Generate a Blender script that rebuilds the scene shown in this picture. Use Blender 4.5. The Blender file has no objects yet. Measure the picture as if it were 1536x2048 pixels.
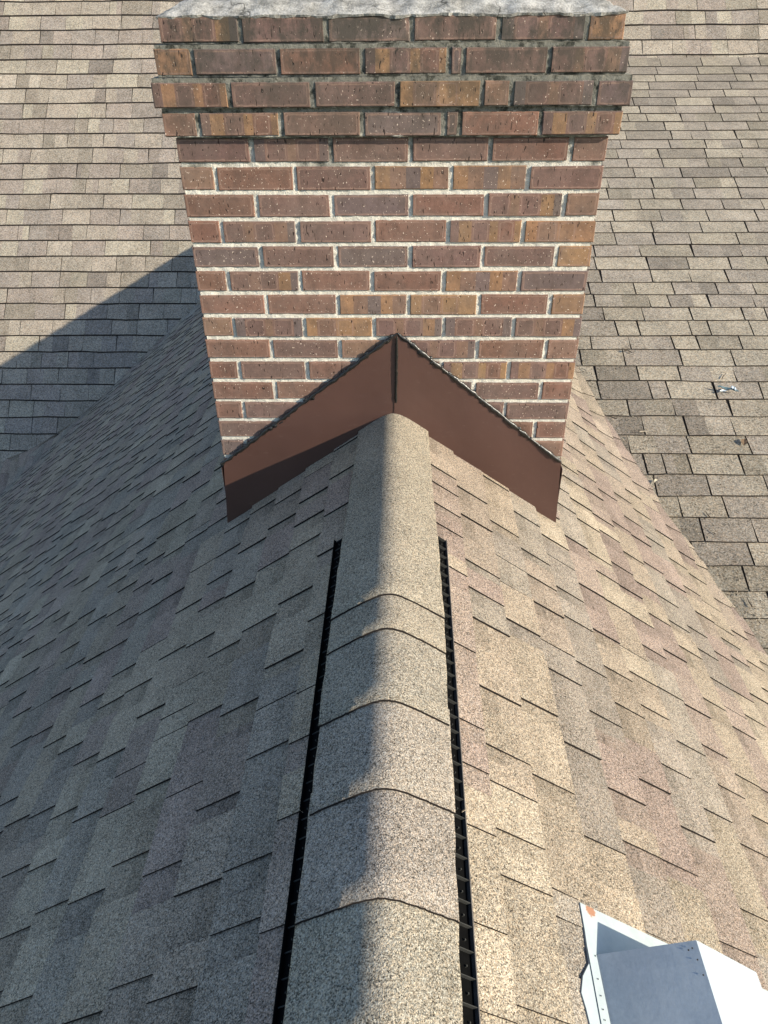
import bpy, math, random
import numpy as np
from mathutils import Vector, Matrix
random.seed(7)
rng = np.random.default_rng(7)
scn = bpy.context.scene

# ------------------------------------------------------------------ camera
FPX = 1486.9468
PITCH, ROLL, YAW = 0.600684, -0.0089705, -0.0264118
Fv = np.array([math.sin(YAW)*math.cos(PITCH), math.cos(YAW)*math.cos(PITCH), -math.sin(PITCH)])
R0 = np.array([math.cos(YAW), -math.sin(YAW), 0.0]); U0 = np.cross(R0, Fv)
cr, sr = math.cos(ROLL), math.sin(ROLL)
Rv = cr*R0 + sr*U0; Uv = -sr*R0 + cr*U0
cd = bpy.data.cameras.new('camera'); cam = bpy.data.objects.new('camera', cd)
scn.collection.objects.link(cam)
m = Matrix.Identity(4)
for i in range(3):
    m[i][0] = Rv[i]; m[i][1] = Uv[i]; m[i][2] = -Fv[i]
cam.matrix_world = m
cd.sensor_fit = 'VERTICAL'; cd.sensor_height = 36.0
cd.lens = 36.0*FPX/2048.0
cd.clip_start = 0.02; cd.clip_end = 2000
scn.camera = cam

# ------------------------------------------------------------------ world, sun, exposure
SUN = Vector((1.0, -0.45, 0.498)).normalized()
elev = math.asin(SUN.z); az = math.atan2(SUN.x, SUN.y)
w = bpy.data.worlds.new('World'); scn.world = w; w.use_nodes = True
nt = w.node_tree
sky = nt.nodes.new('ShaderNodeTexSky'); sky.sky_type = 'NISHITA'; sky.sun_disc = False
sky.sun_elevation = elev; sky.sun_rotation = az
sky.air_density = 1.0; sky.dust_density = 0.6; sky.ozone_density = 2.0
bg = nt.nodes['Background']; nt.links.new(sky.outputs[0], bg.inputs[0]); bg.inputs[1].default_value = 0.15
sl = bpy.data.lights.new('sun', 'SUN'); sl.energy = 4.9; sl.angle = math.radians(0.5); sl.color = (1.0, 0.90, 0.73)
so = bpy.data.objects.new('sun', sl); scn.collection.objects.link(so)
so.rotation_euler = SUN.to_track_quat('Z', 'Y').to_euler(); so.location = (8, -4, 6)
scn.view_settings.view_transform = 'Standard'; scn.view_settings.look = 'None'
scn.view_settings.exposure = 0.85; scn.view_settings.gamma = 1.0

# ------------------------------------------------------------------ helpers
def ray(x, y):
    return Fv + Rv*(x-768)/FPX + Uv*(1024-y)/FPX
def hit(n, d0, x, y):
    r = ray(x, y); return r*d0/(r @ np.array(n))
def at_y(x, y, D):
    r = ray(x, y); return r*D/r[1]

class MB:
    def __init__(s): s.v = []; s.f = []; s.c = []; s.mi = []; s.uv = []
    def add(s, verts, faces, col=(.5, .5, .5), mi=0, uvs=None):
        b = len(s.v); s.v += [tuple(map(float, p)) for p in verts]
        for k, f in enumerate(faces):
            s.f.append([b+i for i in f])
            s.c.append(col[k] if isinstance(col, list) else col)
            s.mi.append(mi[k] if isinstance(mi, list) else mi)
            s.uv.append(uvs[k] if uvs else None)
    def build(s, name, mats, parent=None, smooth=False):
        loc = Vector(parent.location) if parent else Vector((0, 0, 0))
        if parent and parent.parent: loc = loc + Vector(parent.parent.location)
        me = bpy.data.meshes.new(name)
        me.from_pydata([Vector(p)-loc for p in s.v], [], s.f)
        a = me.attributes.new('col', 'FLOAT_COLOR', 'FACE')
        arr = np.ones((len(s.f), 4)); arr[:, :3] = np.array([c[:3] for c in s.c]); a.data.foreach_set('color', arr.ravel())
        if any(u for u in s.uv):
            for nm, k in (('band', 0), ('size', 1)):
                ul = me.uv_layers.new(name=nm); i = 0
                for p, u in zip(me.polygons, s.uv):
                    for q in range(p.loop_total):
                        ul.data[p.loop_start+q].uv = u[k][q] if u else (0, 0)
        if not isinstance(mats, (list, tuple)): mats = [mats]
        for mm in mats: me.materials.append(mm)
        me.polygons.foreach_set('material_index', s.mi)
        if smooth: me.polygons.foreach_set('use_smooth', [True]*len(s.f))
        me.update()
        o = bpy.data.objects.new(name, me); scn.collection.objects.link(o)
        if parent: o.parent = parent
        return o

def box(mb, x0, x1, y0, y1, z0, z1, col=(.5, .5, .5), mi=0):
    v = [(x0, y0, z0), (x1, y0, z0), (x1, y1, z0), (x0, y1, z0), (x0, y0, z1), (x1, y0, z1), (x1, y1, z1), (x0, y1, z1)]
    mb.add(v, [[0, 3, 2, 1], [4, 5, 6, 7], [0, 1, 5, 4], [1, 2, 6, 5], [2, 3, 7, 6], [3, 0, 4, 7]], col, mi)

def thing(name, label, cat, loc=(0, 0, 0), group=None):
    o = bpy.data.objects.new(name, None); scn.collection.objects.link(o); o.location = loc
    o.empty_display_size = .1
    o['label'] = label; o['category'] = cat
    if group: o['group'] = group
    return o
def tag(o, label, cat, group=None):
    o['label'] = label; o['category'] = cat
    if group: o['group'] = group
    return o

# ------------------------------------------------------------------ materials
class NT:
    def __init__(s, name):
        s.m = bpy.data.materials.new(name); s.m.use_nodes = True; s.t = s.m.node_tree
        s.b = s.t.nodes['Principled BSDF']
    def n(s, typ, **kw):
        o = s.t.nodes.new(typ)
        for k, v in kw.items():
            if k.startswith('i_'):
                key = k[2:]; key = int(key) if key.isdigit() else key.replace('_', ' ')
                s.put(o.inputs[key], v)
            else: setattr(o, k, v)
        return o
    def put(s, sock, v):
        if isinstance(v, bpy.types.NodeSocket): s.t.links.new(v, sock)
        elif isinstance(v, bpy.types.Node): s.t.links.new(v.outputs[0], sock)
        else: sock.default_value = v
    def math(s, op, a, b=0.0, c=0.0, clamp=False):
        o = s.t.nodes.new('ShaderNodeMath'); o.operation = op; o.use_clamp = clamp
        s.put(o.inputs[0], a); s.put(o.inputs[1], b); s.put(o.inputs[2], c); return o.outputs[0]
    def noise(s, scale, detail=2, rough=.5, vec=None, dist=0):
        o = s.n('ShaderNodeTexNoise'); o.inputs['Scale'].default_value = scale
        o.inputs['Detail'].default_value = detail; o.inputs['Roughness'].default_value = rough
        o.inputs['Distortion'].default_value = dist
        s.put(o.inputs['Vector'], vec if vec is not None else s.co()); return o.outputs[0]
    def co(s):
        if not hasattr(s, '_co'): s._co = s.n('ShaderNodeTexCoord').outputs['Object']
        return s._co
    def scaled(s, sx, sy, sz):
        o = s.n('ShaderNodeVectorMath', operation='MULTIPLY'); s.put(o.inputs[0], s.co()); o.inputs[1].default_value = (sx, sy, sz); return o.outputs[0]
    def ramp(s, fac, a, b, lo=0.0, hi=1.0):
        o = s.n('ShaderNodeMapRange'); s.put(o.inputs[0], fac)
        o.inputs[1].default_value = a; o.inputs[2].default_value = b; o.inputs[3].default_value = lo; o.inputs[4].default_value = hi
        return o.outputs[0]
    def mix(s, fac, a, b, blend='MIX'):
        o = s.n('ShaderNodeMix', data_type='RGBA', blend_type=blend)
        s.put(o.inputs[0], fac); s.put(o.inputs[6], a); s.put(o.inputs[7], b); return o.outputs[2]
    def attr(s, name):
        o = s.n('ShaderNodeAttribute'); o.attribute_name = name; return o
    def mul(s, col, f):
        o = s.n('ShaderNodeVectorMath', operation='SCALE'); s.put(o.inputs[0], col); s.put(o.inputs['Scale'], f); return o.outputs[0]
    def bump(s, h, strength, dist):
        o = s.n('ShaderNodeBump'); o.inputs['Strength'].default_value = strength; o.inputs['Distance'].default_value = dist
        s.put(o.inputs['Height'], h); s.put(s.b.inputs['Normal'], o.outputs[0])
    def out(s, col, rough=.9, spec=.2, metal=0):
        s.put(s.b.inputs['Base Color'], col); s.put(s.b.inputs['Roughness'], rough)
        s.b.inputs['Specular IOR Level'].default_value = spec; s.b.inputs['Metallic'].default_value = metal
        return s.m

def granule_mat(name, fine, contrast=1.0, bump=.5, dirt=0.0):
    t = NT(name)
    a = t.attr('col').outputs['Color']
    n1 = t.noise(fine, 2, .7); n2 = t.noise(fine*.36, 2, .6); n3 = t.noise(5, 4, .6)
    vo = t.n('ShaderNodeTexVoronoi'); vo.inputs['Scale'].default_value = fine*1.0; t.put(vo.inputs['Vector'], t.co())
    cellv = t.n('ShaderNodeSeparateColor'); t.put(cellv.inputs[0], vo.outputs['Color'])
    f = t.math('ADD', t.ramp(n1, .3, .7, -.55*contrast, .55*contrast), t.ramp(n2, .3, .7, -.16*contrast, .16*contrast))
    f = t.math('ADD', f, t.ramp(cellv.outputs[0], 0, 1, -.42*contrast, .42*contrast))
    f = t.math('ADD', f, t.ramp(n3, .3, .7, -.13, .13)); f = t.math('ADD', f, t.ramp(t.noise(13, 3, .6), .3, .7, -.07, .07))
    f = t.math('ADD', f, 1.0)
    f = t.math('MAXIMUM', f, .12)
    c = t.mul(a, f)
    # coloured granules: some warm, some grey
    tint = t.mix(t.ramp(cellv.outputs[1], .0, 1, 0, 1), (1.12, .98, .84, 1), (.90, 1.0, 1.10, 1))
    c = t.mix(.55, c, t.mix(1.0, c, tint, 'MULTIPLY'))
    if dirt:
        d = t.noise(1.6, 5, .65); c = t.mix(t.ramp(d, .45, .7, 0, dirt), c, (.05, .05, .042, 1))
    t.bump(t.math('ADD', n1, t.math('MULTIPLY', cellv.outputs[2], .5)), bump, .0035)
    return t.out(c, .95, .12)

M_GAB = granule_mat('granules_gable', 430, 1.2, 1.0)
M_BACK = granule_mat('granules_steep', 130, .8, .5)
M_LOW = granule_mat('granules_low', 150, .85, .6, .28)
M_CAP = granule_mat('granules_cap', 430, 1.2, 1.0)

def simple(name, col, rough=.8, spec=.3, nscale=40, amt=.15, metal=0, bump=0):
    t = NT(name); n = t.noise(nscale, 3, .6)
    c = t.mul(t.mix(0.0, (*col, 1), (0, 0, 0, 1)), t.ramp(n, .3, .7, 1-amt, 1+amt))
    if bump: t.bump(n, bump, .004)
    return t.out(c, rough, spec, metal)
M_EDGE = simple('asphalt_edge', (.022, .018, .016), .95, .1)
M_PLASTIC = simple('black_plastic', (.0035, .0035, .0035), .95, .03, 60, .2)
M_RIB = simple('vent_rib_plastic', (.035, .035, .032), .8, .1, 60, .2)
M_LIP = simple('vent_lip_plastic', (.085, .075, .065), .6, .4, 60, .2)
M_SEAL = simple('black_sealant', (.012, .011, .01), .33, .5, 90, .3, 0, .4)
M_WOOD = simple('trim_paint', (.5, .46, .4), .7, .3)

# ------------------------------------------------------------------ roof geometry (metres, camera at the origin)
XR, ZR, T = -0.023, -1.055, 0.767          # front ridge line and slope of its two sides
CT = 1/math.hypot(1, T); ST = T*CT
TS, CS = 1.1357, -9.327*1.28               # steep rear slope  z = CS + TS*y
YB = 7.8386*1.28; ZB = CS + TS*YB                 # break line to the low slope
TL = (ZB + 2.29)/(YB - 2.28); CL = ZB - TL*YB   # low slope right   z = CL + TL*y
VL = [(395, 617), (328, 687), (249, 769), (190, 831), (110, 880), (64, 903), (0, 925)]
VR = [(1160, 735), (1177.6, 763), (1213, 833), (1256, 906), (1311, 992), (1341, 1060), (1400, 1128), (1447, 1214), (1482, 1250), (1502, 1282), (1536, 1335)]
cutL = sorted([tuple(hit((0, -TS, 1), CS, *q)[:2]) for q in VL], key=lambda p: p[1])
cutR = sorted([tuple(hit((0, -TL, 1), CL, *q)[:2]) for q in VR], key=lambda p: p[1])
def cutx(side, y):
    return cutx0(side, y)-(.045 if side > 0 else 0)
def cutx0(side, y):
    C = cutL if side < 0 else cutR
    ys = [c[1] for c in C]; xs = [c[0] for c in C]
    if y < ys[0]:
        s = (xs[2]-xs[0])/(ys[2]-ys[0]) if side > 0 else 1.3
        if side > 0: s = -.36
        return xs[0] + s*(y-ys[0])
    if y > ys[-1]:
        s = (xs[-1]-xs[-3])/(ys[-1]-ys[-3])
        return min(-.03, xs[-1]+s*(y-ys[-1])) if side < 0 else max(.0, xs[-1]+s*(y-ys[-1]))
    return float(np.interp(y, ys, xs))
def zgable(x): return ZR - T*abs(x-XR)
def zback(side, y): return (CS+TS*y) if side < 0 else (CL+TL*y)
def smax(a, b, k=.14):
    h = max(k-abs(a-b), 0)/k
    return max(a, b) + h*h*k*.25
def gpt(side, u, v, h):
    x = XR + side*v*CT
    if side > 0 and .16 < u < .72 and .30 < x < .85: h *= .4
    z = smax(zgable(x), zback(side, u)+.014)
    return (x + side*h*ST, u, z + h*CT)

PAL_R = [(.30, .245, .175), (.335, .28, .195), (.25, .19, .155), (.285, .225, .175), (.225, .20, .165), (.36, .31, .22), (.25, .225, .18), (.235, .165, .14)]
def soften(pal, k, g=(1, 1, 1)):
    n = len(pal); mu = [sum(c[i] for c in pal)/n for i in range(3)]
    return [tuple((mu[i]*(1-k)+c[i]*k)*g[i] for i in range(3)) for c in pal]
def shade(c, f): return tuple(min(1, k*f) for k in c)

PAL_R = soften([(.30, .25, .185), (.325, .275, .20), (.25, .195, .165), (.285, .235, .185), (.225, .205, .175), (.345, .30, .22), (.25, .23, .19), (.235, .175, .155)], .50, (1.10, 1.085, 1.075))
def gable_slope(side, name, parent, y0, y1, vmax, e=.121, v0=.118):
    mb = MB(); rnd = random.Random(11 if side < 0 else 23)
    nc = int(vmax/e)
    hb, ht = .0042, .0032
    DARK = (.02, .018, .016)
    def piece(ua, ub, va, vb, h0, h1, th, col, seg=.16, band=1.0):
        # top surface split along u; sides and butt with dark asphalt
        n = max(1, int(math.ceil((ub-ua)/seg)))
        us = [ua+(ub-ua)*k/n for k in range(n+1)]
        va_ = []; vb_ = []
        for u in us:
            vc = (cutx(side, u)-XR)*side/CT
            va_.append(min(va, vc)); vb_.append(min(vb, vc))
        if all(b-a < .004 for a, b in zip(va_, vb_)): return
        m_ = [(a+b)/2 for a, b in zip(va_, vb_)]
        V = []
        for k, u in enumerate(us):
            V += [gpt(side, u, va_[k], h0), gpt(side, u, m_[k], (h0+h1)/2), gpt(side, u, vb_[k], h1), gpt(side, u, vb_[k], h1-th), gpt(side, u, va_[k], h0-th)]
        F = []; C = []; MI = []
        fl = (lambda q: q) if side > 0 else (lambda q: q[::-1])
        for k in range(n):
            a = 5*k; b = a+5
            F += [fl([a, a+1, b+1, b]), fl([a+1, a+2, b+2, b+1]), fl([a+2, a+3, b+3, b+2])]
            C += [shade(col, band), col, DARK]; MI += [0, 0, 1]
        F += [fl([0, 4, 3, 2, 1])]; C += [DARK]; MI += [1]
        e_ = 5*n
        F += [fl([e_, e_+1, e_+2, e_+3, e_+4])]; C += [DARK]; MI += [1]
        mb.add(V, F, C, MI)
    for i in range(nc):
        va = v0+i*e; vb = va+e+rnd.uniform(-.0015, .0015)
        # colour runs along the course: base and teeth share the blend of their run
        runs = []; u = y0-rnd.uniform(0, .5)
        while u < y1+1:
            wdt = rnd.uniform(.16, .55)
            runs.append((u, shade(rnd.choice(PAL_R), rnd.uniform(.90, 1.07)))); u += wdt
        def runcol(uu):
            c = runs[0][1]
            for (a, q) in runs:
                if a <= uu: c = q
                else: break
            return c
        for k in range(len(runs)-1):
            a, b = max(runs[k][0], y0), min(runs[k+1][0], y1)
            if b-a > .01: piece(a, b, va-.012, vb, -.004, hb, .006, shade(runs[k][1], rnd.uniform(.86, .97)), band=rnd.choice([.80, .86, .92]))
        u = y0-rnd.uniform(0, .3)
        while u < y1:
            wt = rnd.choice([.05, .07, .09, .11, .14, .18]) * rnd.uniform(.9, 1.15)
            gp = rnd.choice([.04, .06, .08, .10])*rnd.uniform(.8, 1.2)
            if rnd.random() < .12: gp = .0035
            ua, ub = max(u, y0), min(u+wt, y1)
            if ub-ua > .02:
                base = runcol((ua+ub)/2)
                if rnd.random() < .2: base = rnd.choice(PAL_R)
                lift = 0 if (side > 0 and u < .9 and va < 1.3) else rnd.choice([0, 0, 0, .0008, .002])
                vv = vb - rnd.uniform(0, .002)
                piece(ua, ub, va-.004, vv, ht*.75, hb+ht+lift, ht+lift, shade(base, rnd.uniform(.95, 1.07)), band=rnd.choice([.88, .94, 1, 1]))
            u += wt+gp
    return mb.build(name, [M_GAB, M_EDGE], parent)

roof = thing('house_roof', 'tan asphalt shingle roof with a ridge running back into a steep rear slope', 'roof', (0, 2.5, -3))
gl = gable_slope(-1, 'roof_slope', roof, -1.6, 10.2, 7.2)
gl['label'] = 'shaded front slope left of the ridge'
gr = gable_slope(1, 'roof_slope', roof, -1.6, 10.2, 5.6)
gr['label'] = 'sunlit front slope right of the ridge'

# rear slopes: courses run left to right, tabs separated by thin slots
PAL_S = [(.30, .255, .205), (.325, .28, .225), (.27, .225, .19), (.245, .21, .18), (.29, .25, .20), (.31, .25, .215), (.335, .295, .23)]
PAL_S = soften([c for c in PAL_S if c != (.31, .25, .215)], .8, (.86, .87, .87))
def rear_slope(name, parent, tt, cc, ys, xa, xb, slot, mat, lean=0.0, pal=PAL_S, thick=.007, wset=(.22, .3), halves=.6, fdark=None, seed=3, cutw=.0, wk=None):
    mb = MB(); rnd = random.Random(seed)
    n = np.array([0, -tt, 1.0]); n /= np.linalg.norm(n)
    def P(x, y, h): return (x+n[0]*h, y+n[1]*h, cc+tt*y+n[2]*h)
    for (yt, yb) in ys:                      # top and bottom y of a course
        e_ = (yt-yb)
        wob = [rnd.uniform(-1, 1)*.006 for _ in range(60)]
        def yy(x, base):
            q = (x-xa)/(xb-xa)*58; k = int(max(0, min(58, q))); f = q-k
            return base + wob[k]*(1-f)+wob[k+1]*f
        # backing strip (dark) below
        mb.add([P(xa, yt+.02, -.004), P(xb, yt+.02, -.004), P(xb, yb, -.001), P(xa, yb, -.001)], [[0, 3, 2, 1]], (.02, .018, .016), 1)
        x = xa-rnd.uniform(0, .3)
        while x < xb:
            wd = rnd.uniform(*wset)*(wk(yb) if wk else 1)
            if rnd.random() < .10: wd *= .45
            x0, x1 = max(x, xa), min(x+wd-slot, xb)
            if x1-x0 > .03:
                ln = lambda xx: lean*e_*xx
                jl = rnd.uniform(-.006, .006)
                cuts = [x0, x1]
                if x1-x0 > .12 and rnd.random() < halves:
                    cuts = [x0, x0+(x1-x0)*rnd.uniform(.35, .65), x1]
                base = rnd.choice(pal)
                fdk = fdark(x, yt, rnd) if fdark else 1
                th = thick*rnd.uniform(.8, 1.25)
                dx0 = rnd.uniform(-.0015, .0015)
                for k in range(len(cuts)-1):
                    a, b = cuts[k], cuts[k+1]
                    c = shade(base if k == 0 else rnd.choice(pal), rnd.uniform(.93, 1.07)*fdk)
                    if rnd.random() < .22: c = shade(c, .80)
                    ta = a+ln(a)+(jl if k == 0 else 0); tb = b+ln(b)+(jl if k == len(cuts)-2 else 0)
                    ya, yb2 = yy(a, yb), yy(b, yb)
                    V = [P(ta, yt+.012, .000), P(tb, yt+.012, .000), P(b, yb2, th), P(a, ya, th), P(b, yb2-cutw, -.001), P(a, ya-cutw, -.001), P(ta, yt+.012, -.004), P(tb, yt+.012, -.004)]
                    mb.add(V, [[0, 3, 2, 1], [3, 5, 4, 2], [0, 6, 5, 3], [1, 2, 4, 7]], [c, (.02,)*3, (.02,)*3, (.02,)*3], [0, 1, 1, 1])
            x += wd
    return mb.build(name, [mat, M_EDGE], parent)

es = .127*1.4613*math.cos(math.atan(TS))
y31 = hit((0, -TS, 1), CS, 150, 31.25)[1]
ys = [(y31-(k-1)*es, y31-k*es) for k in range(-14, 42)]
rs = rear_slope('roof_slope', roof, TS, CS, ys, -9.0, 7.5, .0045, M_BACK, wset=(.27, .38), seed=5, thick=.011, cutw=.010)
rs['label'] = 'steep rear slope with small evenly laid shingle tabs'

low_rows = [(1400, v/4.55) for v in (522, 607, 680, 745, 818, 888, 963, 1035, 1110, 1190, 1273, 1355, 1443, 1527, 1620, 1715, 1815, 1912, 2018)]
low_rows += [(1400, 400+v/4.315) for v in (287, 390, 495, 605, 715, 820, 930, 1045, 1178, 1295, 1435, 1570, 1725, 1870)]
low_rows += [(1450, 650+v/2.926) for v in (650, 760, 880, 1005, 1130, 1275, 1415, 1560, 1725)]
yl = [hit((0, -TL, 1), CL, *q)[1] for q in low_rows]
# the reference pixels sit on x=1400; bring the last group (x=1450) to the same line
while yl[-1] > -1.6: yl.append(yl[-1]-.142)
yl = sorted(yl, reverse=True)
ysl = [(yl[k], yl[k+1]) for k in range(len(yl)-1)]
PAL_L = [(.275, .25, .205), (.31, .285, .225), (.255, .23, .195), (.225, .205, .175), (.29, .265, .205), (.33, .30, .235)]
PAL_L = soften(PAL_L, .6, (1.04, .99, .95))
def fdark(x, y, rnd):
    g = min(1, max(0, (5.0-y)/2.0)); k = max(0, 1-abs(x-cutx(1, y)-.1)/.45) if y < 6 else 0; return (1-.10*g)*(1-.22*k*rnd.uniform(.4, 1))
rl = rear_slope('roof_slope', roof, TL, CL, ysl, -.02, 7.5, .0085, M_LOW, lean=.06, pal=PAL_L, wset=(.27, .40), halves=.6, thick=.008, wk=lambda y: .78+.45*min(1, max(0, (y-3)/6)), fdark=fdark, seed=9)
rl['label'] = 'shallow slope at the right with wide dark slots between tabs'
# decking under the shallow slope: closes its left end
mb = MB()
zz = lambda y: CL+TL*y-.006
mb.add([(-.021, 7.3, zz(7.3)), (-.021, YB, zz(YB)), (-.021, YB, zz(YB)-2.5), (-.021, 7.3, zz(7.3)-2.5)], [[0, 1, 2, 3]], (.3, .3, .3))
mb.build('side_wall', M_WOOD, roof)

# ------------------------------------------------------------------ chimney
D = 2.10916; XL0, XR0 = -0.5854, 0.5246; HC = .0678007; ZF = -.381405   # F course middle
XC = (XL0+XR0)/2
DEPTH = .86
M_ = 'mortar'
def brick_mat():
    t = NT('fired_brick')
    a = t.attr('col').outputs['Color']
    uv = t.n('ShaderNodeUVMap', uv_map='band').outputs[0]; sz = t.n('ShaderNodeUVMap', uv_map='size').outputs[0]
    s1 = t.n('ShaderNodeSeparateXYZ', i_0=uv); s2 = t.n('ShaderNodeSeparateXYZ', i_0=sz)
    wob = t.math('MULTIPLY', t.math('SUBTRACT', t.noise(60, 2), .5), .006)
    r = .012
    dx = t.math('MAXIMUM', t.math('SUBTRACT', t.math('ABSOLUTE', s1.outputs[0]), t.math('SUBTRACT', s2.outputs[0], r)), 0)
    dy = t.math('MAXIMUM', t.math('SUBTRACT', t.math('ABSOLUTE', s1.outputs[1]), t.math('SUBTRACT', s2.outputs[1], r)), 0)
    d = t.math('SUBTRACT', t.math('SQRT', t.math('ADD', t.math('MULTIPLY', dx, dx), t.math('MULTIPLY', dy, dy))), r)
    d = t.math('ADD', d, wob)
    ring = t.math('SUBTRACT', 1.0, t.math('DIVIDE', t.math('ABSOLUTE', t.math('ADD', d, .0055)), .0022), clamp=True)
    edge = t.ramp(d, -.010, -.001, 0, 1)
    flat = t.math('GREATER_THAN', s2.outputs[0], .004)
    big = t.noise(22, 4, .6); mid = t.noise(90, 3, .6); fine = t.noise(500, 2, .6)
    c = t.mul(a, t.math('ADD', t.ramp(big, .3, .7, .84, 1.16), t.math('ADD', t.ramp(mid, .3, .7, -.08, .08), t.ramp(fine, .3, .7, -.10, .10))))
    c = t.mix(t.math('MULTIPLY', t.math('MULTIPLY', edge, .30), flat), c, (.26, .14, .095, 1))
    c = t.mix(t.math('MULTIPLY', t.math('MULTIPLY', ring, .72), flat), c, (.27, .175, .135, 1))
    # grey haze blooms
    c = t.mix(t.ramp(t.noise(9, 4, .65), .45, .72, 0, .42), c, (.155, .12, .10, 1))
    c = t.mix(t.ramp(t.noise(28, 5, .7, t.scaled(1, 1, .6)), .48, .70, 0, .55), c, (.075, .050, .040, 1))
    # nicks: vertical dark scratches, pits
    nk = t.noise(1, 1, .5, t.scaled(210, 210, 52)); nick = t.ramp(nk, .685, .72, 0, 1)
    c = t.mix(t.math('MULTIPLY', nick, .9), c, (.02, .012, .01, 1))
    pk = t.noise(1, 1, .5, t.n('ShaderNodeVectorMath', operation='ADD', i_0=t.scaled(170, 170, 120), i_1=(7.3, 2, 5)).outputs[0]); pit = t.ramp(pk, .735, .755, 0, 1)
    c = t.mix(pit, c, (.02, .012, .01, 1))
    wk = t.noise(1, 1, .5, t.n('ShaderNodeVectorMath', operation='ADD', i_0=t.scaled(230, 230, 190), i_1=(1.3, 9, 3)).outputs[0]); wh = t.ramp(wk, .715, .74, 0, 1)
    c = t.mix(t.math('MULTIPLY', wh, .8), c, (.62, .50, .40, 1))
    # black weathering on the top courses
    pz = t.n('ShaderNodeSeparateXYZ', i_0=t.n('ShaderNodeNewGeometry').outputs['Position']).outputs[2]
    top = t.ramp(pz, -.40, -.06, 0, 1)
    st = t.math('MULTIPLY', t.ramp(t.noise(1, 6, .75, t.scaled(20, 20, 12)), .40, .56, 0, 1), top)
    c = t.mix(t.math('MULTIPLY', st, .74), c, (.035, .035, .028, 1))
    hgt = t.math('SUBTRACT', t.math('ADD', t.math('MULTIPLY', mid, .4), t.math('MULTIPLY', fine, .25)), t.math('MULTIPLY', t.math('MAXIMUM', nick, pit), .9))
    t.bump(hgt, .6, .003)
    return t.out(c, .82, .25)
def mortar_mat():
    t = NT('mortar')
    pz = t.n('ShaderNodeSeparateXYZ', i_0=t.n('ShaderNodeNewGeometry').outputs['Position']).outputs[2]
    n = t.noise(45, 4, .7); n2 = t.noise(12, 4, .6); f = t.noise(400, 2, .7)
    z2 = t.math('ADD', pz, t.ramp(n2, .3, .7, -.09, .09))
    c = t.mix(t.ramp(z2, -.34, -.27, 0, 1), (.57, .54, .465, 1), (.165, .16, .135, 1))
    c = t.mul(c, t.math('ADD', t.ramp(n, .3, .7, .80, 1.14), t.ramp(f, .3, .7, -.14, .14)))
    blk = t.math('MULTIPLY', t.ramp(t.noise(30, 5, .7), .5, .62, 0, .85), t.ramp(pz, -.40, -.24, .06, 1))
    c = t.mix(blk, c, (.022, .024, .019, 1))
    t.bump(t.math('ADD', n, t.math('MULTIPLY', f, .4)), .9, .006)
    return t.out(c, .95, .1)
M_BRICK = brick_mat(); M_MORTAR = mortar_mat()
CB = {'p': (.138, .086, .071), 'r': (.160, .088, .064), 'o': (.235, .135, .074), 'n': (.178, .108, .076), 'g': (.128, .093, .083), 'k': (.10, .075, .065)}

rows = {  # course: (protrusion, edge pixel y, [joint pixels], pattern of kinds)
 -5: (0.000, 58, [480, 652, 824, 998, 1174], 'B1 p g p B2 o'),
 -4: (.017, 124, [385, 556, 725, 897, 927, 1098], 'o g r B3 g p B1'),
 -3: (.032, 190, [458, 625, 794, 964.5, 1022, 1190], 'B3 p p B4 n B2 g'),
 -2: (.021, 250, [397, 562, 724.5, 888, 919, 1080.6], 'n B3 p g k r B3'),
 -1: (0, 307, [503, 662.5, 821, 980, 1140.5], 'p B2 p p r n'),
 0: (0, 360, [430.6, 590, 745.5, 901, 1055], 'n r p B5 B5 p'),
 1: (0, 412, [513, 664, 821, 973, 1127], 'r p g r B1 n'),
 2: (0, 463, [442.5, 595, 746, 895, 1046], 'r B1 p r B3 B4'),
 3: (0, 513.5, [522, 671, 820, 965, 1112], 'g p g p p o'),
 4: (0, 562.5, [456, 601, 744, 887, 1038], 'r B1 r r B5 g'),
 5: (0, 609.5, [533, 676, 817, 957, 1100], 'r r B5 B4 r o'),
 6: (0, 655.5, [468, 608, 748, 887, 1026], 'n B2 B4 B1 B2 B1'),
 7: (0, 699, [543, 679, 817, 953, 1091], 'r p n B1 r n'),
 8: (0, 741, [479, 614, 747, 882, 1017], 'r p r p B3 B3'),
 9: (0, 781, [550, 684, 815, 947, 1081], 'r r p B2 p r'),
 10: (0, 820.5, [487, 618, 749, 880, 1010], 'r p r n p p'),
 11: (0, 861, [558, 687, 813, 941, 1069], 'p r n p r r'),
 12: (0, 899, [492, 622, 750, 880, 1004], 'g p r n p n'),
}
chim = thing('chimney', 'red brown brick chimney with corbelled top courses and concrete crown', 'chimney', (XC, D+DEPTH/2, -1.3))
bm_ = MB()
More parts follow.
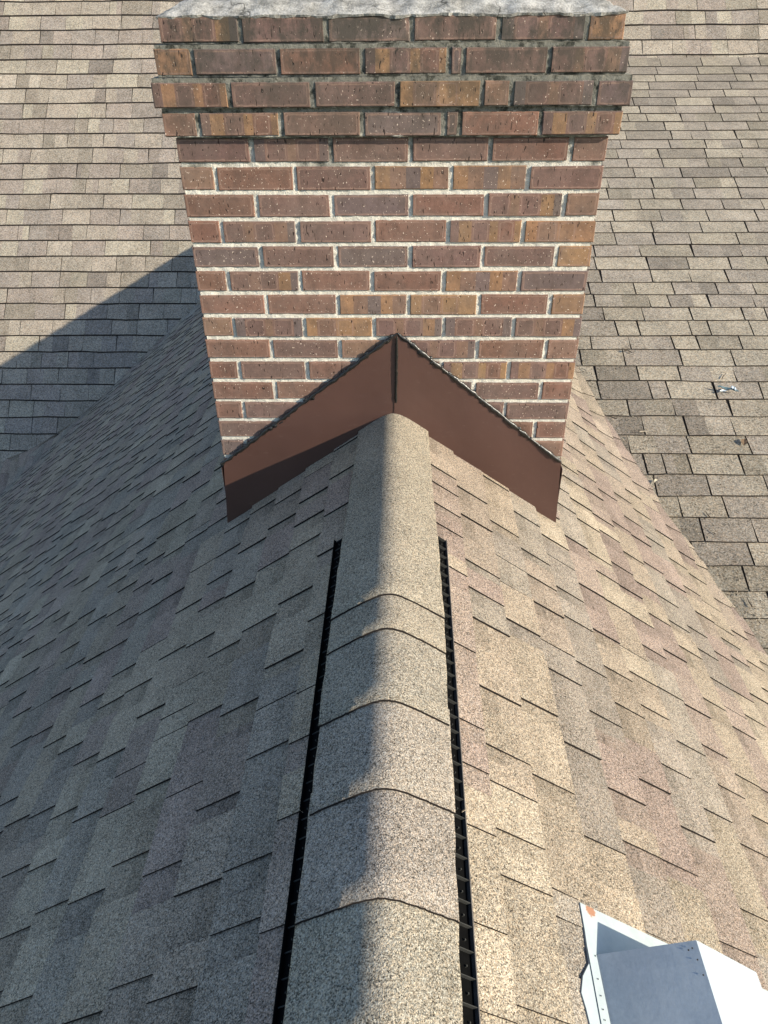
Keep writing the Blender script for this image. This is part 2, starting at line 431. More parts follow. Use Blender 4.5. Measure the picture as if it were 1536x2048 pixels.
def rbox(mb, x0, x1, y0, y1, z0, z1, cfun, axis, rnd, bands=None):
    """a brick with chipped, bevelled arrises; axis 'y-' front etc. Bands split it along its length."""
    b = .0028
    jj = lambda s=.0012: rnd.uniform(-s, s)
    # local frame: length L, height H, depth Dp ; maps to world
    if axis == 'f': L = (x0, x1); mp = lambda l, h, d: (l, y0+d, h)
    elif axis == 'b': L = (-x1, -x0); mp = lambda l, h, d: (-l, y1-d, h)
    elif axis == 'l': L = (-y1, -y0); mp = lambda l, h, d: (x0+d, -l, h)
    else: L = (y0, y1); mp = lambda l, h, d: (x1-d, l, h)
    l0, l1 = L; l0 += jj(); l1 += jj(); z0 += jj(); z1 += jj()
    dep = .09; off = rnd.uniform(-.0012, .0018)
    bl = bands or [(0, 1, cfun)]
    n = len(bl)
    ls = [l0+b+(l1-l0-2*b)*q[0] for q in bl]+[l1-b]
    tt_ = jj(.0015)
    # front faces
    for k in range(n):
        a, c_ = ls[k], ls[k+1]; col = bl[k][2]
        hw, hh = (c_-a)/2+ (.004 if n == 1 else .0), (z1-z0)/2
        plain = len(bl[k]) > 3
        V = [mp(a, z0+b, off), mp(c_, z0+b, off), mp(c_, z1-b, off), mp(a, z1-b, off)]
        u = [(-hw, -hh+b), (hw, -hh+b), (hw, hh-b), (-hw, hh-b)]
        s_ = [(0.0, 0.0)]*4 if plain else [(hw, hh)]*4
        mb.add(V, [[0, 1, 2, 3]], col, 0, [(u, s_)])
    c0, c1 = bl[0][2], bl[-1][2]
    ch = [abs(rnd.gauss(0, .0016)) for _ in range(4)]
    ring = [(l0+ch[0], z0+ch[0]*.6), (l1-ch[1], z0+ch[1]*.6), (l1-ch[2], z1-ch[2]*.6), (l0+ch[3], z1-ch[3]*.6)]
    inn = [(l0+b, z0+b), (l1-b, z0+b), (l1-b, z1-b), (l0+b, z1-b)]
    V = [mp(p[0], p[1], off+b) for p in ring]+[mp(p[0], p[1], off) for p in inn]+[mp(p[0], p[1], dep) for p in ring]
    F = [[0, 1, 5, 4], [1, 2, 6, 5], [2, 3, 7, 6], [3, 0, 4, 7], [8, 9, 1, 0], [9, 10, 2, 1], [10, 11, 3, 2], [11, 8, 0, 3]]
    z = ([(0.0, 0.0)]*4, [(0.0, 0.0)]*4)
    lt = shade(c0, 1.12)
    mb.add(V, F, [lt, shade(c1, 1.1), shade(c0, 1.15), lt, c0, c1, c0, c0], 0, [z]*8)
rnd = random.Random(4)
def jit(c, s=.10):
    f = rnd.uniform(1-s, 1+s); return tuple(k*f*rnd.uniform(.97, 1.03) for k in c)
def kind(code):
    P_, O_, R_, G_, N_ = (jit(CB[k]) for k in 'porgn')
    if code == 'B1': return [(0, .0, P_), (.30, 0, N_, 1), (.42, 0, P_), (.72, 0, O_ if rnd.random() < .6 else N_, 1), (.9, 0, G_, 1)]
    if code == 'B2': return [(0, 0, G_, 1), (.14, 0, P_), (.45, 0, N_, 1), (.56, 0, P_), (.88, 0, G_, 1)]
    if code == 'B3': return [(0, 0, P_, 1), (.12, 0, O_, 1), (.30, 0, P_), (.56, 0, O_, 1), (.68, 0, R_), (.92, 0, O_, 1)]
    if code == 'B4': return [(0, 0, O_, 1), (.16, 0, N_), (.46, 0, O_), (.74, 0, O_, 1)]
    if code == 'B5': return [(0, 0, O_, 1), (.2, 0, N_, 1), (.42, 0, G_, 1), (.62, 0, O_, 1), (.80, 0, N_, 1)]
    return [(0, 1, jit(CB[code]))]
JW = .0098
def zmid(k): return ZF-k*HC
for k in range(-5, 26):
    if k in rows: pr, py, js, pat = rows[k]
    else:
        pr, py, js, pat = 0, None, None, ' '.join(random.Random(k).choice(['r', 'p', 'n', 'g']) for _ in range(7))
    yf = D-pr
    if k == -5: z0, z1 = -.0775, -.0235
    elif k == -4: z0, z1 = -.1445, -.0885
    elif k == -3: z0, z1 = -.2125, -.1575
    elif k == -2: z0, z1 = -.2785, -.2245
    elif k == -1: z0, z1 = zmid(k)-HC/2+JW/2, zmid(k)+HC/2-JW/2
    else: z0, z1 = zmid(k)-HC/2+JW/2, zmid(k)+HC/2-JW/2
    xl, xr = XL0-pr, XR0+pr
    if js: jx = [at_y(x, py, yf)[0] for x in js]
    else: jx = [XL0+.1*(k % 2)+.1+.2032*q for q in range(0, 5)]
    xs = [xl-JW/2]+jx+[xr+JW/2]
    pats = pat.split()
    for q in range(len(xs)-1):
        rbox(bm_, xs[q]+JW/2, xs[q+1]-JW/2, yf, 0, z0, z1, None, 'f', rnd, kind(pats[q % len(pats)]))
    # other three faces
    yb = D+DEPTH+pr
    q = xl-(.1 if k % 2 else 0)
    while q < xr:
        a, b = max(q, xl), min(q+.2032-JW, xr)
        if b-a > .03: rbox(bm_, a, b, 0, yb, z0, z1, None, 'b', rnd, kind(rnd.choice(['r', 'p', 'n', 'B1', 'g'])))
        q += .2032
    for ax in 'lr':
        q = yf+.092+JW/2-(.1 if k % 2 else 0)
        while q < yb-.1:
            a, b = max(q, yf+.092+JW/2), min(q+.2032-JW, yb-.1)
            if b-a > .03: rbox(bm_, xl, xr, a, b, z0, z1, None, ax, rnd, kind(rnd.choice(['r', 'p', 'n', 'B2', 'g'])))
            q += .2032
bm_.build('brickwork', M_BRICK, chim)
# mortar body: a lumpy recessed skin per course
mm_ = MB()
def mortar_box(pr, z0, z1, rec):
    x0, x1, y0, y1 = XL0-pr+rec, XR0+pr-rec, D-pr+rec, D+DEPTH+pr-rec
    nx = 110; nz = max(2, int((z1-z0)/.009))
    g = {}
    V = []; F = []
    for j in range(nz+1):
        for i in range(nx+1):
            x = x0+(x1-x0)*i/nx; z = z0+(z1-z0)*j/nz
            V.append((x, y0+rnd.uniform(-.0022, .0016), z))
    for j in range(nz):
        for i in range(nx):
            a = j*(nx+1)+i; F.append([a, a+1, a+nx+2, a+nx+1])
    mm_.add(V, F)
    mm_.add([(x0, y0, z0), (x1, y0, z0), (x1, y1, z0), (x0, y1, z0), (x0, y0, z1), (x1, y0, z1), (x1, y1, z1), (x0, y1, z1)],
            [[0, 3, 2, 1], [4, 5, 6, 7], [1, 2, 6, 5], [2, 3, 7, 6], [3, 0, 4, 7]])
REC = .0055
mortar_box(0, -2.4, -.2795, REC)
mortar_box(.021, -.2790, -.2135, REC-.0015)
mortar_box(.032, -.2130, -.1480, REC-.0015)
mortar_box(.017, -.1475, -.0800, REC-.0015)
mortar_box(.000, -.0795, -.0220, REC-.0015)
mm_.build('mortar', M_MORTAR, chim, smooth=True)
# crown wash
def concrete_mat():
    t = NT('weathered_concrete')
    n = t.noise(24, 6, .75); n2 = t.noise(7, 4, .6); f = t.noise(220, 3, .7)
    c = t.mix(t.ramp(n, .38, .62, 0, 1), (.16, .155, .14, 1), (.42, .405, .37, 1))
    c = t.mix(t.ramp(n2, .5, .68, 0, .65), c, (.15, .145, .125, 1))
    c = t.mul(c, t.ramp(f, .3, .7, .75, 1.25))
    vo = t.n('ShaderNodeTexVoronoi', feature='DISTANCE_TO_EDGE'); vo.inputs['Scale'].default_value = 5.5
    wv = t.n('ShaderNodeVectorMath', operation='ADD', i_0=t.co()); 
    nn = t.n('ShaderNodeTexNoise'); nn.inputs['Scale'].default_value = 18; t.put(nn.inputs['Vector'], t.co())
    t.put(wv.inputs[1], t.mul(nn.outputs['Color'], .09)); t.put(vo.inputs['Vector'], wv.outputs[0])
    cr_ = t.ramp(vo.outputs['Distance'], .004, .016, 1, 0)
    c = t.mix(t.math('MULTIPLY', cr_, t.ramp(n2, .42, .52, 0, .75)), c, (.03, .03, .027, 1))
    t.bump(t.math('ADD', n, t.math('MULTIPLY', f, .3)), .8, .008)
    return t.out(c, .95, .1)
M_CONC = concrete_mat()
cb = MB()
x0, x1, y0, y1 = XL0-.001, XR0+.001, D-.002, D+DEPTH+.001
NXc, NYc = 90, 66; V = []; F = []
for j in range(NYc+1):
    for i in range(NXc+1):
        x = x0+(x1-x0)*i/NXc; y = y0+(y1-y0)*j/NYc
        e_ = min(x-x0, x1-x, y-y0, y1-y)
        z = -.0225+min(e_*.50, .03+(e_-.06)*.18 if e_ > .06 else 1)
        edge = (i in (0, NXc) or j in (0, NYc))
        z += (rnd.uniform(-.002, .002)+.003*math.sin(x*31+y*17)+.002*math.sin(x*73)) * (0.5 if edge else 1)
        V.append((x+(rnd.uniform(-.002, .002) if edge else 0), y+(rnd.uniform(-.004, .001) if j == 0 else 0), z))
for j in range(NYc):
    for i in range(NXc):
        a = j*(NXc+1)+i; F.append([a, a+1, a+NXc+2, a+NXc+1])
cb.add(V, F)
LIP = [abs(.002*math.sin(i*.31)+.0015*math.sin(i*.83+1)) for i in range(NXc+2)]
for i in range(NXc):       # ragged front lip hanging over the top course
    a, b = V[i], V[i+1]
    cb.add([a, b, (b[0], b[1]+.003, b[2]-.004-LIP[i+1]), (a[0], a[1]+.003, a[2]-.004-LIP[i])], [[3, 2, 1, 0]])
box(cb, x0+.01, x1-.01, y0+.01, y1-.01, -.09, -.03)
cb.build('crown', M_CONC, chim, smooth=True)

# apron flashing, two bent sheets, sealant beads
def metal_brown():
    t = NT('brown_painted_metal')
    n = t.noise(3.5, 3, .5); s = t.noise(1, 4, .7, t.scaled(30, 30, 90)); f = t.noise(900, 2)
    c = t.mix(t.ramp(s, .62, .8, 0, .42), (.068, .034, .026, 1), (.15, .095, .075, 1))
    c = t.mul(c, t.math('ADD', t.ramp(n, .3, .7, .93, 1.07), t.ramp(f, .3, .7, -.03, .03)))
    t.bump(n, .5, .014)
    return t.out(c, t.ramp(s, .3, .7, .42, .55), .4)
M_BROWN = metal_brown()
YF = D-.008
def fp(x, y, d=YF): return at_y(x, y, d)
def flash_side(poly, name):
    mb = MB(); th = .0012
    tl, tr, br, bl = poly
    N = 24; V = []; F = []
    for i in range(N+1):
        s = i/N
        a = np.array(tl)*(1-s)+np.array(tr)*s; b = np.array(bl)*(1-s)+np.array(br)*s
        for k in range(7):
            q = a*(1-k/6)+b*(k/6)
            bow = .0022*math.sin(s*9)*math.sin(math.pi*k/6)+(-.003*(k/6)**2)
            V.append((q[0], q[1]+bow, q[2]))
    n0 = len(V)
    V += [(p[0], p[1]+th, p[2]) for p in V]
    for i in range(N):
        for k in range(6):
            a = i*7+k; F.append([a, a+1, a+8, a+7]); F.append([n0+a, n0+a+7, n0+a+8, n0+a+1])
        a = i*7; F.append([a, a+7, n0+a+7, n0+a]); a = i*7+6; F.append([a, n0+a, n0+a+7, a+7])
    for k in range(6):
        a = k; F.append([a, n0+a, n0+a+1, a+1]); a = N*7+k; F.append([a, a+1, n0+a+1, n0+a])
    mb.add(V, F)
    return mb
pk = fp(794, 667); lt = fp(447, 926); lb = fp(456, 1053); rt = fp(1122, 926); rb = fp(1111, 1051)
sd = fp(787, 822); drop = np.array([0, 0, -.05])
fl_l = flash_side([lt, pk, sd+drop, lb+np.array([.0, 0, .0])], 'flashing')
pL = flash_side([lt, pk, sd+np.array([0, 0, -.02]), lb], 'flashing').build('flashing', M_BROWN, chim, smooth=False)
pR = flash_side([pk+np.array([.001, -.0018, 0]), rt, rb, sd+np.array([.001, -.0018, -.02])], 'flashing').build('flashing', M_BROWN, chim)
pL['label'] = 'brown flashing sheet left of the seam, half in shadow'
pR['label'] = 'sunlit brown flashing sheet right of the seam'
# side flashing running back along both flanks
for sgn, xe in ((-1, lt[0]), (1, rt[0])):
    mb = MB(); xx = XL0-.006 if sgn < 0 else XR0+.006
    z_t = lt[2]; z_b = zgable(xx)-.03
    V = [(xx, D-.006, z_t-.02), (xx, D+DEPTH+.01, z_t-.02), (xx, D+DEPTH+.01, z_b), (xx, D-.006, z_b)]
    V += [(p[0]+sgn*.0015, p[1], p[2]) for p in V]
    mb.add(V, [[0, 1, 2, 3], [7, 6, 5, 4], [0, 4, 5, 1], [2, 6, 7, 3], [0, 3, 7, 4], [1, 5, 6, 2]])
    o = mb.build('side_flashing', M_BROWN, chim)
def bead(mb, pts, r, rj=.4, seg=8):
    pts = [np.array(p, float) for p in pts]; V = []; F = []
    for i, p in enumerate(pts):
        t_ = pts[min(i+1, len(pts)-1)]-pts[max(i-1, 0)]; t_ /= np.linalg.norm(t_)
        a = np.cross(t_, [0, 1, 0]); a /= np.linalg.norm(a); b = np.cross(t_, a)
        rr = r*(1+rnd.uniform(-rj, rj))
        if i in (0, len(pts)-1): rr *= .4
        for k in range(seg):
            th = 2*math.pi*k/seg; V.append(p+rr*(a*math.cos(th)+.75*b*math.sin(th)))
    for i in range(len(pts)-1):
        for k in range(seg):
            a = i*seg+k; b = i*seg+(k+1) % seg; F.append([a, b, b+seg, a+seg])
    mb.add(V, F)
def line(a, b, n, j):
    return [np.array(a)*(1-i/n)+np.array(b)*(i/n)+np.array([rnd.uniform(-j, j), 0, rnd.uniform(-j, j)]) for i in range(n+1)]
o_ = np.array([0, -.001, .001])
for (a, b, par, r) in ((pk+o_, lt+o_, pL, .0052), (pk+o_, rt+o_, pR, .0064)):
    mb = MB(); bead(mb, line(a, b, 48, .0018), r, .5)
    for q in range(44):
        s = rnd.random(); c = np.array(a)*(1-s)+np.array(b)*s+np.array([rnd.uniform(-.004, .004), .001, rnd.uniform(-.006, .005)])
        bead(mb, line(c, c+np.array([(b-a)[0]*.022, 0, (b-a)[2]*.022]), 3, .0015), rnd.uniform(.003, .0062), .5, 7)
    mb.build('sealant', M_SEAL, par, smooth=True)
mb = MB(); bead(mb, line(fp(794, 672, YF-.004), fp(792, 806, YF-.004), 22, .0008), .0038, .3)
mb.build('sealant', M_SEAL, pR, smooth=True)

# ------------------------------------------------------------------ ridge vent with cap shingles
rv = thing('ridge_vent', 'low black plastic ridge vent capped with bent tan shingles', 'ridge vent', (XR, 0.6, ZR))
HW = .138
def lift(y): return .020 if y < 1.50 else (.0105 if y > 1.62 else .020-.0095*(y-1.50)/.12)
def capz(dx, y, extra=0):
    r = .034; return ZR+lift(y)+extra-T*(math.sqrt(dx*dx+r*r)-r)-T*r*.70
def cap_piece(yn, yf, hwn, hwf, col, name='cap_shingle'):
    mb = MB(); nx, ny = 44, max(4, int((yf-yn)/.04)); th = .0058
    V = []; F = []; C = []; MI = []
    sh = rnd.uniform(-.0018, .0018); skew = rnd.uniform(-.022, .022)
    ejl = [rnd.uniform(-.0016, .0016) for _ in range(ny+1)]; ejr = [rnd.uniform(-.0016, .0016) for _ in range(ny+1)]
    for j in range(ny+1):
        s = j/ny; y = yn+(yf-yn)*s; hl = .1285 if yn < 1.2 else .1285-(.0165*s); hr = max(.100, .111+.0147*(y-.45)) if yn < 1.2 else .1225-.0125*s
        ex = .0068*(1-s)**1.1
        for i in range(nx+1):
            q = -1+2*i/nx; dx = (q*hl if q < 0 else q*hr)+sh+(ejl[j] if i == 0 else ejr[j] if i == nx else 0)
            V.append((XR+dx, y+(skew*dx+rnd.uniform(-.0008, .0008) if j == 0 else 0), capz(dx, y, ex)+(.0016*abs(q)**3*math.sin(yn*37) if j == 0 else 0)))
    n0 = len(V); V += [(p[0], p[1], p[2]-th) for p in V]
    for j in range(ny):
        for i in range(nx):
            a = j*(nx+1)+i; F.append([a, a+1, a+nx+2, a+nx+1]); C.append(col); MI.append(0)
            F.append([n0+a, n0+a+nx+1, n0+a+nx+2, n0+a+1]); C.append((.02,)*3); MI.append(1)
    for i in range(nx): F.append([i, n0+i, n0+i+1, i+1]); C.append((.02,)*3); MI.append(1)
    for j in range(ny):
        a = j*(nx+1); F.append([a, a+nx+1, n0+a+nx+1, n0+a]); C.append((.02,)*3); MI.append(1)
        a = j*(nx+1)+nx; F.append([a, n0+a, n0+a+nx+1, a+nx+1]); C.append((.02,)*3); MI.append(1)
    mb.add(V, F, C, MI)
    o = mb.build(name, [M_CAP, M_EDGE], rv)
    # smooth the top only
    o.data.polygons.foreach_set('use_smooth', [k == 0 for k in MI])
    return o
butts = [1.218, 1.112, .923, .739, .56, .378, .196, .012, -.17, -.355, -.54, -.725, -.91, -1.1, -1.285, -1.47]
ends = [2.098]+[b+.045 for b in butts[:-1]]
ccol = [(.29, .255, .198), (.295, .258, .20), (.28, .25, .20), (.285, .25, .205), (.275, .24, .20), (.285, .255, .20), (.29, .26, .205)]
for k, (a, b) in enumerate(zip(butts, ends)):
    hwn = .1260
    cap_piece(a, b, hwn, .110 if k == 0 else .1255, shade(ccol[k % len(ccol)], rnd.uniform(.97, 1.03)))
# two exposed nail heads dabbed with sealant on the last cap
for (px, py) in ((690, 1190), (862, 1125)):
    p = hit((0, 0, 1), -1.10, px, py)
    mb = MB(); N = 8
    for s_ in range(40):
        pp = ray(px, py)*(1.3+s_*.02)
        if pp[2] < capz(pp[0]-XR, pp[1], .004): break
    V = [(pp[0]+.003*math.cos(k*math.tau/N), pp[1]+.003*math.sin(k*math.tau/N), pp[2]+.002) for k in range(N)]+[(pp[0], pp[1], pp[2]+.0035)]
    mb.add(V, [[k, (k+1) % N, N] for k in range(N)]); mb.build('nail_head', simple('zinc_nail', (.6, .6, .62), .4, .5, 50, .1, .3), rv)
# vent bodies: outer lip, floor and ribs
for sgn in (-1, 1):
    n = np.array([sgn*ST, 0, CT]); dn = np.array([sgn*CT, 0, -ST])
    def vp(v, y, h): # v = distance down the slope
        if sgn > 0 and v > .1: v -= (.004+.0073*max(0, 1.54-y))/CT
        q = np.array([XR, y, ZR])+dn*v+n*h; return tuple(q)
    vo_ = HW/CT
    def slab(mb, va, vb, ya, yb, ha, hb_, mi=0):
        V = [vp(va, ya, ha), vp(vb, ya, ha), vp(vb, yb, ha), vp(va, yb, ha), vp(va, ya, hb_), vp(vb, ya, hb_), vp(vb, yb, hb_), vp(va, yb, hb_)]
        F = [[0, 3, 2, 1], [4, 5, 6, 7], [0, 1, 5, 4], [1, 2, 6, 5], [2, 3, 7, 6], [3, 0, 4, 7]]
        if sgn < 0: F = [f[::-1] for f in F]
        mb.add(V, F, (.5, .5, .5), mi)
    mb = MB(); slab(mb, .05, vo_-.002, -1.6, 1.545, .0065, .0085)
    slab(mb, .06, vo_-.045, -1.6, 1.545, .0085, .0155)      # core below the cap
    y = 1.54
    while y > -1.6:
        slab(mb, vo_-.030, vo_-.002, y-.0013, y, .0085, .0150 if sgn > 0 else .0110, 1)
        slab(mb, vo_-.016, vo_-.014, y-.036*.62, y-.036*.55, .0085, .0125, 1)
        y -= .036
    o = mb.build('baffle', [M_PLASTIC, M_RIB], rv)
    mb = MB()
    for (ya, yb) in ((.765, 1.545), (-.455, .762), (-1.6, -.458)):
        slab(mb, vo_-.002, vo_, ya, yb, .004, .0165)
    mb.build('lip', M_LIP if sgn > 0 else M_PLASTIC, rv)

# ------------------------------------------------------------------ roof box vent (galvanised hood) lower right
def zinc():
    t = NT('galvanised_sheet')
    n = t.noise(6, 4, .6); f = t.noise(1, 2, .6, t.scaled(160, 160, 160)); f2 = t.noise(45, 4, .7)
    c = t.mul(t.mix(t.ramp(f2, .4, .7, 0, .5), (.37, .415, .435, 1), (.31, .36, .385, 1)), t.math('ADD', t.ramp(n, .3, .7, .93, 1.05), t.ramp(f, .3, .7, -.05, .05)))
    t.bump(f2, .15, .003)
    return t.out(c, t.ramp(n, .3, .7, .5, .68), .4, .15)
def zinc_flange():
    t = NT('galvanised_flange')
    f2 = t.noise(45, 4, .7); n = t.noise(6, 4, .6)
    c = t.mul(t.mix(t.ramp(f2, .4, .7, 0, .6), (.36, .405, .405, 1), (.30, .345, .35, 1)), t.ramp(n, .3, .7, .93, 1.05))
    # rust spot by the uphill corner
    pos = t.n('ShaderNodeNewGeometry').outputs['Position']
    q = hit((T, 0, 1), ZR+T*XR+.0048*math.hypot(1, T), 1181, 1820)
    dv = t.n('ShaderNodeVectorMath', operation='DISTANCE', i_0=pos, i_1=tuple(q)).outputs['Value']
    d = t.math('ADD', dv, t.ramp(t.noise(260, 4, .75), .3, .7, -.005, .005))
    c = t.mix(t.ramp(d, .0095, .012, .97, 0), c, (.24, .065, .025, 1))
    c = t.mix(t.ramp(d, .009, .018, .3, 0), c, (.45, .33, .2, 1))
    return t.out(c, .6, .35, .1)
M_ZINC = zinc(); M_FLANGE = zinc_flange()
bv = thing('box_vent', 'galvanised metal hood vent on a white flange with one rust spot', 'roof vent', (.47, .46, zgable(.47)))
nR = (T, 0, 1); dR = ZR+T*XR
# flange lies on the shingles
def fpx(x, y, h=.0048):
    p = hit(nR, dR+h*math.hypot(1, T), x, y); return p
out = [fpx(1160, 1805), fpx(1170, 1862), fpx(1179, 1925), fpx(1166, 1952), fpx(1163, 1985), fpx(1172, 2015), fpx(1180, 2048)]
out2 = [(p[0], p[1], p[2]) for p in out]
yend = .20
out2 += [(.30, .42, zgable(.30)+.0062), (.305, .30, zgable(.305)+.0062), (.31, yend, zgable(.31)+.0062)]
mb = MB(); nrm = np.array([ST, 0, CT])
for k in range(len(out2)-1):
    a, b = np.array(out2[k]), np.array(out2[k+1])
    xe = .80
    a2 = np.array([xe, a[1] - (.02 if k == 0 else 0), zgable(xe)+.0062]); b2 = np.array([xe, b[1], zgable(xe)+.0062])
    if k == 0: a2 = np.array([xe, .70, zgable(xe)+.0062])
    mb.add([a, b, b2, a2, a-nrm*.0035, b-nrm*.0035], [[0, 1, 2, 3], [0, 4, 5, 1]])
fo = mb.build('flange', M_FLANGE, bv)
# shingles lapped over the flange's far edge: part of the roof
A_ = np.array([.332, .6176, -1.3256]); B_ = np.array([.488, .6176, -1.268]); C_ = np.array([.614, .6176, -1.374])
Dn = np.array([C_[0]+.004, .6176, zgable(C_[0]+.004)+.014])
An = np.array([.332, .6176, zgable(.332)+.00625])
y2 = .285
def hood():
    mb = MB(); sec = [An, A_+np.array([0, 0, .002]), B_, C_, Dn]
    # end cap polygon at far side
    f_ = [tuple(p) for p in sec]; n_ = [(p[0], y2, p[2]) for p in sec]
    mb.add(f_+[tuple(An)], [[0, 1, 2, 3, 4]])
    mb.add(n_, [[4, 3, 2, 1, 0]])
    for k in range(4):
        if k == 0: continue
        a, b = sec[k], sec[k+1]
        N = 10
        V = []; F = []
        for i in range(N+1):
            y = a[1]+(y2-a[1])*i/N
            for q in range(5):
                s = q/4; p = np.array(a)*(1-s)+np.array(b)*s
                bow = .0016*math.sin(math.pi*s)*math.sin(i*.9) if k == 1 else 0
                V.append((p[0], y, p[2]+bow))
        for i in range(N):
            for q in range(4):
                c = i*5+q; F.append([c, c+5, c+6, c+1])
        mb.add(V, F)
    return mb.build('hood', M_ZINC, bv)
ho = hood()
# folded seam along the uphill foot
mb = MB()
V = []
def vr(x, y, h): return (x, y, zgable(x)+h)
mb.add([vr(.318, .622, .0085), vr(.333, .6185, .0100), vr(.3335, y2, .0100), vr(.3135, y2, .0085), vr(.318, .622, .006), vr(.3135, y2, .006)], [[0, 3, 2, 1], [0, 4, 5, 3]])
mb.build('seam_strip', M_FLANGE, bv)
M_SCREW = simple('dark_screw', (.05, .045, .04), .5, .4)
def dot(p, n, r, name='screw'):
    p = np.array(p); n = np.array(n)/np.linalg.norm(n); a = np.cross(n, [0, 1, 0]); a /= np.linalg.norm(a); b = np.cross(n, a)
    V = [p+r*(a*math.cos(k*math.tau/8)+b*math.sin(k*math.tau/8))+n*.0006 for k in range(8)]+[p+n*.0018]
    mb = MB(); mb.add(V, [[k, (k+1) % 8, 8] for k in range(8)]+[[8, (k+1) % 8, k] for k in range(8)]); return mb.build(name, M_SCREW, bv)
n1 = np.cross(B_-A_, [0, -1, 0]); n1 = n1 if n1[2] > 0 else -n1
for (s, y) in ((.94, .606), (.90, .604), (.955, .588), (.965, .565)):
    p = A_*(1-s)+B_*s; dot((p[0], y, p[2]+.0008), n1, .0014)
for (x, y) in ((.330, .612), (.326, .575), (.325, .55), (.324, .53), (.3235, .515), (.323, .49), (.3225, .46)):
    dot(vr(x, y, .0103), (ST, 0, CT), .0013)

# ------------------------------------------------------------------ debris on the roof
def low_pt(px, py, h=.012):
    p = hit((0, -TL, 1), CL+h, px, py); return p
def twig(px, py, ang, L, r=.0022, label='', mat=None):
    c = low_pt(px, py, .014); mb = MB(); n = 8; d = np.array([math.cos(ang), math.sin(ang), TL*math.sin(ang)]); s = np.array([-d[1], d[0], 0])
    k = rnd.uniform(-.15, .15)
    pts = [c+d*L*(i/n-.5)+s*(k*L*math.sin(i/n*math.pi))+np.array([0, 0, rnd.uniform(0, .002)]) for i in range(n+1)]
    V = []; F = []
    for i, p in enumerate(pts):
        rr = r*(1-.6*i/n)
        for q in range(5):
            th = q*math.tau/5; V.append(p-c+rr*(s*math.cos(th)+np.array([0, 0, 1])*math.sin(th)))
    for i in range(n):
        for q in range(5):
            a = i*5+q; b = i*5+(q+1) % 5; F.append([a, b, b+5, a+5])
    mb.add([v+c for v in V], F)
    # side shoot
    p = pts[n//2]; e2 = p+(d*.5+s*.5)*L*.25+np.array([0, 0, .003])
    mb.add([p+s*r*.6, p-s*r*.6, p+np.array([0, 0, r]), e2], [[0, 1, 3], [1, 2, 3], [2, 0, 3]])
    o = mb.build('twig', mat, None); return tag(o, label, 'twig', 'twigs fallen on the shallow slope')
M_TW = simple('dark_bark', (.04, .03, .024), .9, .1); M_TW2 = simple('pale_straw', (.42, .36, .27), .9, .1)
tw = [(1448, 752, 'thin dark twig near the silvery scrap, crossing a shingle slot', .9, .06, 0),
      (1255, 702, 'short black twig lying next to the right edge of the chimney', 2.5, .06, 0),
      (1452, 1300-37, 'dark bent twig low on the shallow slope near the right frame edge', 1.9, .05, 0),
      (1499, 1205, 'small dark stick upright against the slope beside the right frame edge', 1.7, .05, 0),
      (1418, 1170, 'stubby dark twig lying on a slot between shingle tabs by the valley', 2.3, .05, 0),
      (1416, 1030, 'dark twig bit caught in a slot below the dry leaf', 1.9, .045, 0),
      (1220, 833, 'dark twig wedged at the valley where the shallow slope meets the sunlit slope', 2.6, .08, 0),
      (1288, 863, 'pale straw stalk lying flat on the shallow slope near the valley', .1, .05, 1),
      (1427, 1064, 'pale broken stalk across a shingle near the valley', 2.2, .035, 1)]
for (px, py, lab, an, L, mt) in tw:
    twig(px, py, an, L, .0028, lab, M_TW2 if mt else M_TW)
def leaf(px, py, ang, L, W, col, label, name='dry_leaf', cat='leaf', rough=.8, metal=0, spec=.2, group='dry leaves on the shallow slope'):
    c = low_pt(px, py, .014); mb = MB(); n = 8; V = []; F = []
    for i in range(n+1):
        s = i/n; w_ = W*math.sin(math.pi*min(1, s*1.05))**.7*(.5) if 0 < s < 1 else .001
        for q in (-1, -.5, 0, .5, 1):
            lx = (s-.5)*L; ly = q*w_; z = .001+.006*abs(q)*math.sin(math.pi*s)+rnd.uniform(0, .002)
            X = lx*math.cos(ang)-ly*math.sin(ang); Y = lx*math.sin(ang)+ly*math.cos(ang)
            V.append((c[0]+X, c[1]+Y, c[2]+TL*Y+z))
    for i in range(n):
        for q in range(4):
            a = i*5+q; F.append([a, a+1, a+6, a+5])
    m0 = len(V); mb.add(V, F)
    mb.add([(v[0], v[1], v[2]-.0012) for v in V], [f[::-1] for f in F])
    o = mb.build(name, simple(name+'_surface', col, rough, spec, 60, .25, metal), None); return tag(o, label, cat, group)
leaf(1488, 884, 1.2, .055, .034, (.13, .085, .05), 'small curled brown leaf right of centre on the shallow slope')
leaf(1252, 722-20, .4, .03, .016, (.06, .045, .03), 'tiny dark leaf scrap beside the right edge of the chimney')
leaf(1312, 963, .7, .03, .018, (.38, .33, .24), 'pale crumpled leaf bit on the shallow slope beside the valley')
leaf(1246, 878, 2.0, .035, .014, (.40, .35, .26), 'pale leaf sliver lying near the valley below the pale straw stalk')
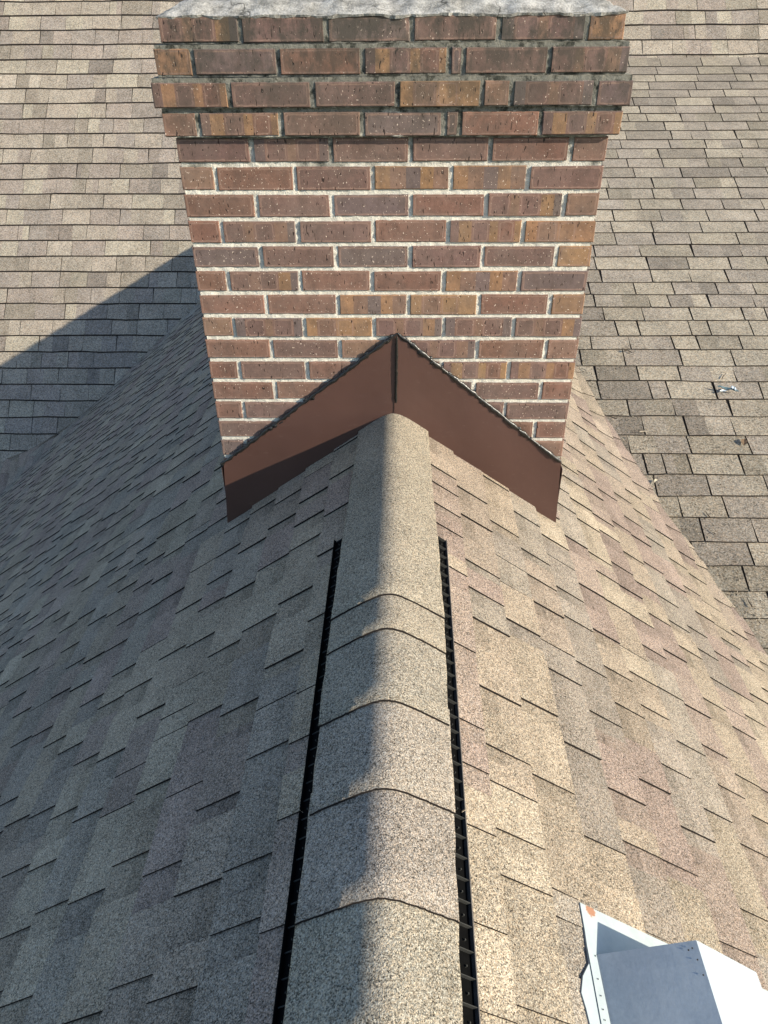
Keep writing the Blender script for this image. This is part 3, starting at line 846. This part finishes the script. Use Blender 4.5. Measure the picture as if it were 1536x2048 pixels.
# the silvery scrap: two crossing bent strips and a crumpled lump
c = low_pt(1454, 781, .016)
M_FOIL = simple('torn_foil', (.55, .60, .60), .35, .5, 80, .2, .5); M_FOILD = simple('foil_underside', (.12, .19, .20), .45, .5, 80, .2, .3)
ft = thing('foil_scrap', 'torn silvery foil scrap lying on the shallow slope below the chimney', 'litter', tuple(c))
for (ang, L, W, mt, nm, h) in ((-.35, .115, .02, M_FOILD, 'strip', .010), (.25, .10, .016, M_FOIL, 'strip', .004), (-1.0, .04, .026, M_FOIL, 'crumple', .014)):
    mb = MB(); n = 7; V = []; F = []; d = np.array([math.cos(ang), math.sin(ang), TL*math.sin(ang)]); s = np.array([-math.sin(ang), math.cos(ang), TL*math.cos(ang)])
    o0 = c+np.array([.03 if nm == 'crumple' else 0, -.01, h])
    for i in range(n+1):
        for q in (-1, 0, 1):
            p = o0+d*L*(i/n-.5)+s*q*W*.5*(1-.6*abs(i/n-.5)*2)+np.array([0, 0, rnd.uniform(0, .008)+.004*abs(q)]); V.append(p)
    for i in range(n):
        for q in range(2): a = i*3+q; F.append([a, a+1, a+4, a+3])
    mb.add(V, F); mb.add([v-np.array([0, 0, .001]) for v in V], [f[::-1] for f in F]); mb.build(nm, mt, ft)
# grit and needles washed down to the valley: uncountable litter
mb = MB(); r2 = random.Random(31)
for q in range(900):
    y = r2.uniform(2.0, 5.2); x = cutx(1, y)+abs(r2.gauss(0, .13))+.01 if r2.random() < .75 else r2.uniform(cutx(1, y), 2.6)
    z = CL+TL*y+.011; L = r2.uniform(.003, .012); an = r2.uniform(0, 6.28); wd_ = r2.uniform(.0012, .003)
    d = np.array([math.cos(an)*L, math.sin(an)*L, TL*math.sin(an)*L]); s = np.array([-math.sin(an)*wd_, math.cos(an)*wd_, 0])
    p = np.array([x, y, z]); col = (.03, .025, .02) if r2.random() < .75 else (.38, .33, .25)
    mb.add([p-s, p+s, p+d+s*.5, p+d-s*.5, p+d*.5+np.array([0, 0, .003])], [[0, 1, 4], [1, 2, 4], [2, 3, 4], [3, 0, 4]], col)
t = NT('litter_grit'); M_GR = t.out(t.attr('col').outputs['Color'], .95, .1)
o = mb.build('roof_litter', M_GR, None); tag(o, 'dark grit and needles gathered along the right hand valley', 'debris'); o['kind'] = 'stuff'

# ------------------------------------------------------------------ ground and walls below the roof (outside the frame)
gt = NT('grass_ground'); gm = gt.out(gt.mul((.07, .09, .04), gt.ramp(gt.noise(2, 5, .7), .3, .7, .7, 1.3)), .95, .1)
mb = MB(); mb.add([(-400, -400, -8.5), (400, -400, -8.5), (400, 400, -8.5), (-400, 400, -8.5)], [[0, 1, 2, 3]])
g = mb.build('ground', gm, None); g['kind'] = 'structure'
mb = MB()
mb.add([(XR, -1.45, ZR-.06), (-5.3, -1.45, zgable(-5.3)-.06), (-5.3, -1.45, -8.5), (4.2, -1.45, -8.5), (4.2, -1.45, zgable(4.2)-.06)], [[0, 1, 2, 3, 4]])
mb.add([(-5.3, -1.45, zgable(-5.3)-.06), (-5.3, 9, zgable(-5.3)-.06), (-5.3, 9, -8.5), (-5.3, -1.45, -8.5)], [[0, 1, 2, 3]])
mb.add([(7.2, -1.4, CL-TL*1.4-.05), (7.2, 9, zback(1, 9)-.1), (7.2, 9, -8.5), (7.2, -1.4, -8.5)], [[0, 1, 2, 3]])
mb.add([(4.2, -1.4, CL-TL*1.4-.05), (7.2, -1.4, CL-TL*1.4-.05), (7.2, -1.4, -8.5), (4.2, -1.4, -8.5)], [[0, 1, 2, 3]])
mb.build('wall', M_WOOD, roof)
